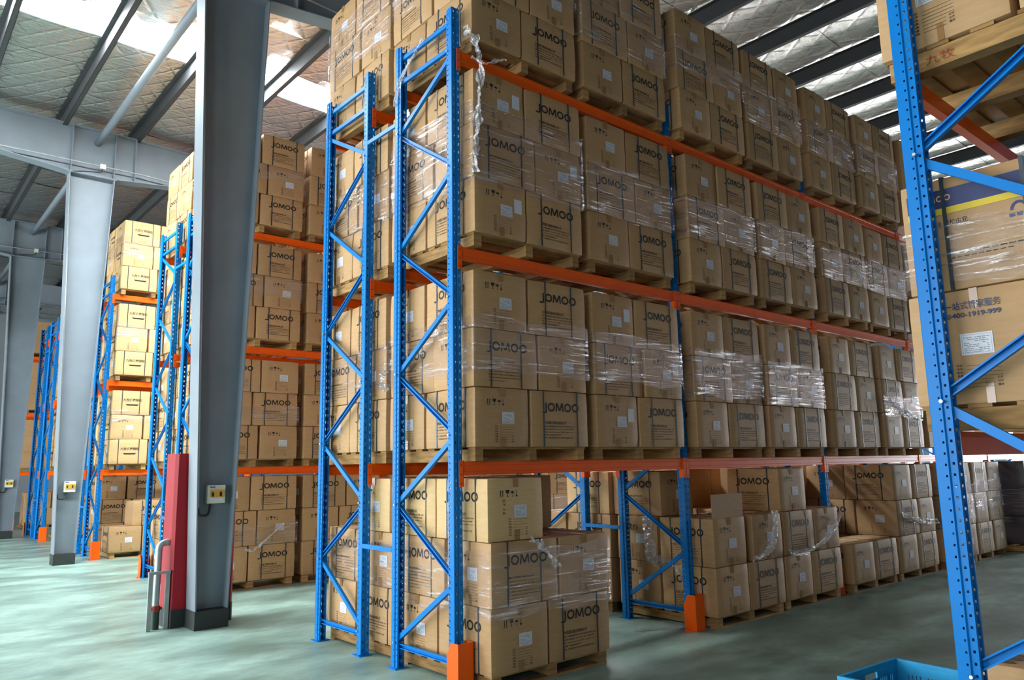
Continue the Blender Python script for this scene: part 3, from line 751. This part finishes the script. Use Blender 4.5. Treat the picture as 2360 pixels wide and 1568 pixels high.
# ---- red guard behind the nearest column, with pipe and its steel frame
gy = COLY[1]+.18
o = bpy.data.objects.new('column_guard', None); C.objects.link(o); o.location = (CX, gy, 0); tag(o, 'red sheet steel guard box behind the nearest column', 'guard')
mb = MB(); mb.prism([(-.33, 0), (.33, 0), (.36, .04), (.36, .34), (-.36, .34), (-.36, .04)], 'z', .2, 1.93); ob('red_cover', mb.mesh('red_cover', 'red'), o)
mb = MB(); mb.prism([(-.335, -.005), (.335, -.005), (.365, .038), (.365, .345), (-.365, .345), (-.365, .038)], 'z', 0, .2); ob('painted_base', mb.mesh('painted_base', 'black'), o)
px, py = -1.09, gy+.10
o = bpy.data.objects.new('drain_pipe', None); C.objects.link(o); o.location = (px, py, 0); tag(o, 'galvanised pipe with elbow running into the red guard box', 'pipe')
mb = MB(); pts = [(0, 0, .24), (0, 0, .86)]+[(.075-.075*math.cos(a), 0, .86+.075*math.sin(a)) for a in [math.radians(15*k) for k in range(1, 7)]]+[(.108, 0, .935)]
mb.tube(pts, .036, 14); ob('riser', mb.mesh('riser', 'galv', True, 1.0), o)
mb = MB(); mb.tube([(0, 0, .85), (0, 0, .87)], .041, 14); mb.tube([(.07, 0, .935), (.092, 0, .935)], .041, 14); ob('elbow_collar', mb.mesh('elbow_collar', 'galv'), o)
mb = MB(); mb.tube([(0, 0, 0), (0, 0, .20)], .042, 14); ob('green_socket', mb.mesh('green_socket', 'green', True, 1.0), o)
mb = MB(); mb.tube([(0, 0, .19), (0, 0, .25)], .047, 14); mb.box(-.062, .062, -.02, .02, .205, .235); ob('red_coupling', mb.mesh('red_coupling', 'redflange'), o)
o = bpy.data.objects.new('pipe_frame', None); C.objects.link(o); o.location = (px, py-.08, 0); tag(o, 'small galvanised channel frame standing round the pipe foot', 'frame')
for s in (-1, 1):
    mb = MB(); x = s*.09; mb.prism([(x-.022, -.012), (x+.022, -.012), (x+.022, .02), (x+.018, .02), (x+.018, -.007), (x-.018, -.007), (x-.018, .02), (x-.022, .02)], 'z', 0, .60)
    ob('channel_post', mb.mesh('channel_post', 'galv'), o)
mb = MB(); mb.box(-.115, .115, -.018, .02, .60, .63); ob('top_bar', mb.mesh('top_bar', 'galv'), o)

# ================================================================== racks
rack('nearest blue and orange double pallet rack in the middle', 0, range(0, 6), range(0, 5), guards=('f', ''), bolts0=True)
rack('second double pallet rack, seen behind the nearest column', Y2, range(0, 5), range(0, 4), guards=('f', 'r'), guard_frames=(0,))
rack('third pallet rack, right of the second column', Y3, range(0, 3), range(0, 2), guards=('f', 'r'), guard_frames=(0,))
rack('fourth pallet rack, left of the second column', Y4, range(0, 3), range(0, 2), guards=('f', 'r'), guard_frames=(0,))
rack('farthest pallet rack behind the farthest column', Y5, range(0, 2), range(0, 1), guards=('f', 'r'), guard_frames=(0,))
# single row across the aisle at the right edge (its aisle side faces the nearest rack)
YR = -3.70-D
rr = bpy.data.objects.new('pallet_rack', None); C.objects.link(rr); tag(rr, 'blue pallet rack end at the right picture edge, close up', 'rack', 'pallet racks')
for i in (0, 1, 2): add_frame(rr, i*L, YR, True, '', i == 0)
for i in (0, 1):
    for z in (1.86, 3.64): beam(rr, i*L, YR, z); beam(rr, i*L, YR+D, z, True)

# ================================================================== loads
N1 = 'near rack'
# front row of the nearest rack
def px0(i): return (i//2)*L+(.08 if i % 2 == 0 else 1.545)
SH = [('bottom shelf', Z1), ('middle shelf', Z2), ('top shelf', Z3)]
jr = random.Random(5)
for s, (sn, z) in enumerate(SH):
    for i in range(8 if s == 0 else 7):
        film = {0: {0: (.62, 1.12), 1: (.62, 1.1), 2: (.55, 1.1), 3: (.5, 1.05), 5: (.45, .75)},
                1: {0: (.45, 1.2), 1: (.5, 1.05), 2: (.55, 1.0), 3: (.55, 1.0), 4: (.5, .95), 5: (.5, 1.0)},
                2: {0: (.75, 1.2), 1: (.55, 1.25), 2: (.75, 1.15), 3: (.5, 1.1), 4: (.5, 1.0), 5: (.55, 1.05), 6: (.5, 1.1)}}[s].get(i)
        fl = {(1, 3): 1, (1, 4): 1, (1, 5): 0, (2, 3): 1, (2, 5): 0}.get((s, i), 0)
        load(px0(i)+jr.uniform(-.002, .02), -.125+jr.uniform(-.03, .02), z+.0005, i, sn, N1, flip=fl, want='lrb' if i < 4 else 'lr', film=film if i < 6 else None, rest=lambda k, p, i=i: (p == 'b' and i > 0) or i > 5, pal=i < 6,
             sticker=(s, i) in ((1, 0), (0, 1)), detail=2 if i < 5 else 1)
# rear row: only the end pallet shows
N1B = "near rack's back row"
for s, (sn, z) in enumerate(SH):
    load(.08, 1.275, z+.0005, 0, sn, N1B, want='lb', film=[(.6, 1.05), (.45, 1.0), (.62, 1.3)][s], layers=3)
# floor level, nearest rack
load(.10, -.29, 0, 0, 'floor', N1, layers=2, want='lrbc', flip=0, film=(.42, .95), rest=lambda k, p: p == 'c' and k == 0)
zt = PH+2*(BH+.0035)
c = carton((.39, .09, zt), -math.pi/2, 'carton marked 27.12 standing on the nearest floor pallet beside the end frame', 'loose cartons on floor pallets', end=1, body=BODYP)
pw = P2(); pw.text('27.12', 0, 0, h=.026, width=.125, bold=.0)
mbp = MB(); mbp.add([(BL/2+.003, -.145+b, .335-a) for a, b in pw.v], pw.f); ob('handwriting', mbp.mesh('handwriting', 'ink'), c)
carton((.39, .82, zt), -math.pi/2, 'carton behind the one marked 27.12, on the nearest floor pallet', 'loose cartons on floor pallets', end=1, body=BODYP)
carton((1.16, .80, zt), -math.pi/2, 'shaded carton at the back right of the nearest floor pallet', 'loose cartons on floor pallets')
load(.10, 1.10, 0, 0, 'floor', N1B, layers=2, want='lrbc', flip=0, film=(.5, .93), rest=lambda k, p: p in 'rc')
carton((.46, 1.53, zt), math.pi, "carton on top, front of the back row's floor pallet in near rack", 'loose cartons on floor pallets', end=1, body=BODYP)
# second bay
load(3.20, -.20, 0, 1, 'floor', N1, layers=2, want='rbc', flip=0, skip=((1, 'b'), (1, 'c')), rest=lambda k, p: p == 'c')
carton((3.56, .86, PH+BH+.0035), 0, 'labelled carton, upper left rear, second floor pallet under near rack', f'cartons of {N1}', end=-1)
carton((3.50, .16, PH), -math.pi/2, 'labelled carton, bottom left, second floor pallet under near rack', f'cartons of {N1}', end=1)
o = carton((3.50, .165, PH+BH+.0035), -math.pi/2, 'carton with its front flap standing open, on the second floor pallet of near rack', f'cartons of {N1}', end=1)
mb = MB(); mb.box(BL/2-.016, BL/2-.011, -BW/2+.01, BW/2-.01, BH-.004, BH+.255); fo = ob('open_flap', mb.mesh('open_flap', 'card'), o)
carton((3.52, .86, zt), -math.pi/2+math.pi, 'carton on top at the back of the second floor pallet, behind the open flap', 'loose cartons on floor pallets', end=-1, lface=1)
load(4.60, -.18, 0, 2, 'floor', N1, layers=2, want='lrb', flip=0, rest=lambda k, p: p == 'b' and k == 0)
carton((4.92, .20, zt), -math.pi/2, 'single carton on top of the third floor pallet in near rack', 'loose cartons on floor pallets', end=1)
load(3.14, 1.22, 0, 1, 'floor', N1B, layers=2, want='lb', flip=1, rest=lambda k, p: p == 'b' and k == 0)
carton((3.46, 1.6, zt), -math.pi/2, "pale carton on top of the back row's second floor pallet in near rack", 'loose cartons on floor pallets', body=BODYP)
for xx in (4.22, 4.95, 5.67, 6.6, 7.4, 8.2, 9.7, 10.5, 11.3):     # back row, floor level, behind the front pallets
    for k in range(2 if xx < 4.5 else 3): rest_carton((xx, 1.58, PH+k*(BH+.0035)), 0)
rest_carton((5.60, .78, zt), 0)
# third bay: one low layer, then a full stack
load(6.22, -.20, 0, 3, 'floor', N1, layers=1, want='lr', flip=0, detail=1)
load(7.64, -.20, 0, 4, 'floor', N1, layers=3, want='lrb', flip=0, detail=1)
load(9.28, -.20, 0, 5, 'floor', N1, layers=3, want='lrb', flip=1, detail=1, film=(.55, 1.15), rest=lambda k, p: p == 'b')
load(10.66, -.20, 0, 6, 'floor', N1, layers=3, want='lr', flip=1, detail=1, film=(.75, 1.25))
# wrapped loads beyond the last floor pallet, backlit shade painted into their colour
SHADEB = carton_body(BL, BW, BH, 70, 'shadecard')
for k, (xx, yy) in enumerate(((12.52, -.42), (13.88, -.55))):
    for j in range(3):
        o = ob('carton', SHADEB, None, (xx+.4, yy+.36, PH+j*(BH+.0035)), math.pi/2); tag(o, f'shade-coloured wrapped carton, {LAY[3][j]} of the {["left", "right"][k]} end stack past the floor pallets', 'carton', 'end stacks')
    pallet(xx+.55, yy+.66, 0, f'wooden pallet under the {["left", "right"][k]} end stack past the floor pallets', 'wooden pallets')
    film_band(xx+.095, xx+.705, yy, yy+.72, .5, 1.2, 3.3+k, f'stretch film round the {["left", "right"][k]} end stack past the floor pallets')

# second rack
N2 = 'second rack'
for s, (sn, z) in enumerate(SH):
    for i in range(2):
        load(px0(i)+.02, Y2-.12, z+.0005, i, sn, N2, want='lrb' if i == 0 else 'lr', flip=[1, 0, 0][s], detail=1, rest=lambda k, p, i=i: i == 1 and p == 'r', film=[(.55, .8), (.7, 1.0), (.75, 1.0)][s] if i == 0 else None)
    load(.08, Y2+1.275, z+.0005, 0, sn, "second rack's back row", want='lb', detail=1)
for i in range(8): load(px0(i)+.03, Y2-.15, 0, i, 'floor', N2, want='lr', detail=1, pal=i < 2, rest=lambda k, p, i=i: i > 1 and k < 2 or i == 2, film={0: (.5, .8), 3: (.55, 1.2), 4: (.5, 1.0), 5: (.5, 1.1), 6: (.55, 1.0)}.get(i), flip=i % 2)
load(.115, Y2+1.275, 0, 0, 'floor', "second rack's back row", want='lb', detail=1, layers=2)
# third rack
N3 = 'third rack'
for s, (sn, z) in enumerate(SH):
    for i in range(1): load(.12, Y3-.12, z+.0005, i, sn, N3, want='lrb', flip=1, detail=1, shop=True, film=[(.85, 1.1), (.8, 1.1), (.75, 1.2)][s], layers=3)
load(.22, Y3-.15, 0, 0, 'floor', N3, want='lr', detail=1, layers=1)
carton((1.0, Y3+.2, PH+BH+.0035), .05, 'lettered carton lying on the floor pallet of third rack', f'cartons of {N3}', detail=1)
load(.22, Y3+1.275, 0, 0, 'floor', "third rack's back row", want='lr', detail=1, layers=3)
# fourth and farthest racks
for N_, yy in (('fourth rack', Y4), ('farthest rack', Y5)):
    for s, (sn, z) in enumerate(SH): load(.1, yy-.12, z+.0005, 0, sn, N_, want='lr', detail=0, flip=s % 2, layers=[3, 3, 2][s], rest=lambda k, p, N_=N_: N_ != 'fourth rack' or p == 'r')
    load(.3, yy-.15, 0, 0, 'floor', N_, want='lr', detail=0, layers=2, rest=lambda k, p, N_=N_: N_ != 'fourth rack')

# ---- cartons of the close rack at the right edge
NR = 'the close rack at right edge'
def big_carton(name_label, y1, z, W, H, DX, seed):
    """carton whose printed side faces -x; far end at y1, running towards the camera; local u runs from far end"""
    me = carton_body(DX, W, H, seed, 'card'); o = ob('carton', me, None, (.10+DX/2, y1-W/2, z)); tag(o, name_label, 'carton', 'cartons of the close rack'); return o
def face_print(o, p, W, DX, H, name, mats, eps=.0024):
    mb = MB(); p.on_face(mb, '-X', (DX, W, H), eps); ob(name, mb.mesh(name, list(mats)), o)
ZB = 1.86+PH
W_, DX_ = .80, .60
lo = big_carton('carton with a telephone number and white label, lower one in the close right rack', -3.595, ZB+.001, W_, .535, DX_, 31)
p = P2()
p.text('一站式管家服务', .165, .44, h=.038, width=.235, bold=.004); p.text('400-1919-999', .193, .402, h=.024, width=.205, bold=.03)
p.ring(.18, .413, .0115, .0115, .003, 0, n=16); p.ring(.1815, .4145, .006, .006, .003, 0, 150, 330, 8)
face_print(lo, p, W_, DX_, .535, 'printed_lettering', ('navy',), .0045)
p = P2(); p.table(.19, .075, .185, .0165, 0); face_print(lo, p, W_, DX_, .535, 'printed_table', ('ink',))
lb_ = ob('shipping_label', LABEL, lo, (-DX_/2-.0016, W_/2-.285, .275), math.pi)
mb = MB(); t = .0014; mb.box(-DX_/2-t, -DX_/2, .09, .125, .44, .535); ob('packing_tape', mb.mesh('packing_tape', 'tape'), lo); mb = MB(); mb.box(-DX_/2-t, -DX_/2, .065, .10, .0, .10); ob('packing_tape', mb.mesh('packing_tape', 'tape'), lo)
hi = big_carton('carton with navy and yellow bands, upper one in the close right rack', -3.612, ZB+.54, W_, .555, DX_, 32)
p = P2(); p.rect(.03, .405, W_-.02, .497, 0); p.rect(.03, .373, W_-.02, .405, 1)
p.text('生活 轻松由我', .125, .315, h=.026, width=.165, bold=0, mi=3)
p.ring(.50, .318, .035, .04, .012, 0, 0, 180, 10); p.ring(.57, .318, .035, .04, .012, 0, 0, 180, 10)
for k in range(5): p.rect(.46+.03*k, .287, .482+.03*k, .303, 0)
for k in range(9): p.rect(.20+.035*k, .168, .228+.035*k, .174, 3); p.rect(.20+.03*k, .15, .222+.03*k, .155, 3)      # small print, too blurred to read
face_print(hi, p, W_, DX_, .555, 'printed_bands', ('navy', 'yellow', 'tanprint', 'ink'))
p = P2(); p.jomoo(.075, .438, .155, .03, 0); face_print(hi, p, W_, DX_, .555, 'printed_wordmark', ('tanprint',), .0036)
for yy in (.195, .53):
    mb = MB(); mb.box(-DX_/2-.0055, -DX_/2-.0038, W_/2-yy-.009, W_/2-yy+.009, 0, .555); mb.box(-DX_/2-.004, DX_/2, W_/2-yy-.009, W_/2-yy+.009, .555, .558); ob('strap', mb.mesh('strap', 'strap'), hi)
film_band(.09, .09+DX_, -3.612-W_, -3.612, ZB+.56, ZB+.86, 2.2, 'clear stretch film round the navy banded carton in the close right rack')
for k, dy in enumerate((0, -.62)):
    top = ob('carton', carton_body(.72, .59, .5, 40+k), None, (.09+.36, -3.595-.295+dy, 3.64+PH+.001)); tag(top, ['carton with list and white label on the upper shelf at right edge', 'next carton on the upper shelf, cut off by the right edge'][k], 'carton', 'cartons of the close rack')
    p = P2(); p.table(.17, .07, .19, .0185, 0); mb = MB(); p.on_face(mb, '-X', (.72, .59, .5)); ob('printed_table', mb.mesh('printed_table', 'ink'), top)
    ob('shipping_label', LABEL, top, (-.3616, .035, .27), math.pi)
    mb = MB(); mb.box(-.3614, -.36, -.01, .02, 0, .09); ob('packing_tape', mb.mesh('packing_tape', 'tape'), top)
# second cartons deeper in the rack
for k in range(2):
    rest_carton((1.10, -3.98, ZB+k*.54), 0.0)
    o = ob('carton', BODY[k+2], None, (1.25, -3.93-.64*k, 3.64+PH+.001), 0.0); tag(o, f'brown carton on the right edge upper shelf, {["aisle side", "deeper"][k]}', 'carton', 'cartons of the close rack')
for (xx, z, nm) in ((.75, 1.861, 'lower shelf'), (.75, 3.641, 'upper shelf')):
    pallet(xx, -3.595-PD/2-.02, z, f'wooden pallet on the {nm} of the close right rack', 'wooden pallets', 0)
mb = MB(); p = P2(); p.text('九牧', 0, 0, h=.05, width=.13, bold=-.012); mb.add([(.0985, -3.62-.18-a, 3.66+b) for a, b in p.v], p.f)
lastp = [q for q in C.objects if q.name.startswith('wooden_pallet') and 'upper shelf of the close' in q['label']][0]
h_ = ob('crayon_mark', mb.mesh('crayon_mark', 'redchalk'), lastp); h_.location = (-lastp.location.x, -lastp.location.y, -lastp.location.z)
# floor cartons under the close rack
pallet(1.05, -4.27, 0, 'wooden pallet on the floor under the close right rack', 'wooden pallets')
for k in range(2):
    o = ob('carton', carton_body(.62, 1.0, .655, 50+k, 'card'), None, (.71+k*.645, -4.12, PH+.001)); tag(o, ['brown carton with dark ovals on its lid, bottom right corner', 'brown carton behind the oval printed one, bottom right corner'][k], 'carton', 'cartons of the close rack')
    mb = strip_mesh('packing_tape', [(-.5, .657), (.5, .657)], .028, 'tape'); ob('packing_tape', mb, o, (-.08, 0, 0), math.pi/2)
    mb = MB()
    for j in range(3):
        cx_, cy_ = -.18+j*.08, .40-j*.012
        mb.add([(cx_-.05+.03*math.cos(a), cy_+.04*math.sin(a), .6575) for a in [i*math.pi/8 for i in range(16)]], [tuple(range(16))])
    ob('printed_ovals', mb.mesh('printed_ovals', 'inkbrown'), o)

# ---- blue plastic crate
CRX, CRY, CRZ = .70, .90, .36
o = bpy.data.objects.new('plastic_crate', None); C.objects.link(o); o.location = (1.845-CRX/2, -2.55-CRY/2, 0); o.rotation_euler = (0, 0, math.radians(-4)); tag(o, 'sky blue slotted plastic crate on the aisle floor, bottom edge', 'crate')
t = .012
mb = MB(); mb.box(-CRX/2, CRX/2, -CRY/2, CRY/2, 0, t); ob('crate_floor', mb.mesh('crate_floor', 'crate'), o)
def crate_wall(length, hand):
    """wall in local xz plane with vertical slots and a hand hole"""
    mb = MB(); z0, z1, zs0, zs1 = t, CRZ-.03, .06, CRZ-.09
    mb.box(-length/2, length/2, 0, t, z0, zs0)
    n = int((length-.12)/.026); x = -length/2; pitch = (length-.12)/n
    mb.box(-length/2, -length/2+.06, 0, t, zs0, zs1); mb.box(length/2-.06, length/2, 0, t, zs0, zs1)
    for i in range(n):
        a = -length/2+.06+i*pitch; mb.box(a+pitch*.45, a+pitch, 0, t, zs0, zs1)
        if i % 5 == 4: mb.box(a, a+pitch, 0, t, zs0, zs1)
    if hand: mb.box(-length/2, -.075, 0, t, zs1, z1); mb.box(.075, length/2, 0, t, zs1, z1); mb.box(-.075, .075, 0, t, zs1, zs1+.008); mb.box(-.075, .075, 0, t, z1-.012, z1)
    else: mb.box(-length/2, length/2, 0, t, zs1, z1)
    return mb.mesh('crate_wall', 'crate')
ob('crate_wall', crate_wall(CRX, True), o, (0, CRY/2-t, 0)); ob('crate_wall', crate_wall(CRX, True), o, (0, -CRY/2, 0))
wl = crate_wall(CRY-2*t, False)
ob('crate_wall', wl, o, (-CRX/2+t, 0, 0), math.pi/2); ob('crate_wall', wl, o, (CRX/2, 0, 0), math.pi/2)
mb = MB(); e = .014
def rim(i0, i1, z0, z1):
    mb.box(-CRX/2-i1, CRX/2+i1, CRY/2-i0, CRY/2+i1, z0, z1); mb.box(-CRX/2-i1, CRX/2+i1, -CRY/2-i1, -CRY/2+i0, z0, z1)
    mb.box(-CRX/2-i1, -CRX/2+i0, -CRY/2+i0, CRY/2-i0, z0, z1); mb.box(CRX/2-i0, CRX/2+i1, -CRY/2+i0, CRY/2-i0, z0, z1)
rim(t, e, CRZ-.03, CRZ); ob('crate_rim', mb.mesh('crate_rim', 'crate'), o)

# ---- loose film
film_strand([(.03, -.10, 5.62), (.10, -.17, 5.50), (.13, -.19, 5.25), (.12, -.18, 4.95), (.10, -.17, 4.6), (.07, -.17, 4.25)], .11, 1, 'bunched clear film hanging down from the top beam beside the end post', 2.0)
film_strand([(.13, -.06, 5.40), (.25, -.09, 5.36), (.40, -.10, 5.44), (.55, -.05, 5.52)], .05, 2, 'twisted clear film looped over the top orange beam', 2.0)
film_strand([(-.06, .95, 5.25), (-.07, .80, 5.48), (-.07, .60, 5.62), (-.06, .45, 5.74)], .05, 3, 'clear film strand draped over the top of the end frame', 1.0)
film_strand([(3.10, .62, 1.14), (3.10, .60, 1.02), (3.09, .58, .85), (3.10, .56, .66), (3.16, .45, .655)], .15, 4, 'bright bunched film hanging on the left of the open carton', .6)
film_strand([(3.12, .35, .66), (3.13, .22, .55), (3.14, .15, .3), (3.12, .1, .1), (2.98, .12, .03), (2.72, .3, .02), (2.55, .38, .02)], .05, 5, 'thin film strand trailing down to the floor beside the orange guard', 1.2)
film_strand([(4.36, -.235, 1.16), (4.35, -.24, .98), (4.27, -.24, .80), (4.10, -.24, .70), (3.86, -.235, .66)], .09, 6, 'film ribbon curving across the second floor pallet front', .7)
film_strand([(4.64, -.23, .66), (4.95, -.235, .64), (5.30, -.235, .70), (5.65, -.23, .84), (5.95, -.22, 1.02)], .09, 7, 'film ribbon sagging across the third floor pallet front', .7)
film_strand([(7.78, -.225, .92), (8.2, -.235, .82), (8.6, -.235, .78), (9.0, -.23, .76)], .10, 8, 'bright film ribbon across the fifth floor pallet front', .5)
film_strand([(7.9, -.16, 2.60), (8.2, -.17, 2.46), (8.6, -.17, 2.38), (9.0, -.16, 2.34)], .09, 9, 'film ribbon hanging across a far bottom shelf load', .6)
film_strand([(.50, -.30, 1.12), (.62, -.31, 1.08), (.72, -.31, .98), (.80, -.31, .88)], .10, 10, 'torn flap of film on the front of the nearest floor pallet', 1.2)
film_strand([(.03, 1.20, 2.66), (.0, 1.22, 2.6), (.0, 1.2, 2.52), (.02, 1.18, 2.45)], .10, 11, 'crumpled knot of film between the two rows of the end frame', 2.5)
film_strand([(.66, Y2-.17, .58), (.80, Y2-.18, .56), (1.0, Y2-.18, .72), (1.25, Y2-.175, .92)], .05, 12, 'slack film strand on the floor load of second rack', 1.0)

o = ob('carton_rows', REST.mesh('carton_rows', 'card')); tag(o, 'remaining brown cartons stacked deeper in the pallet racks', 'cartons'); o['kind'] = 'stuff'
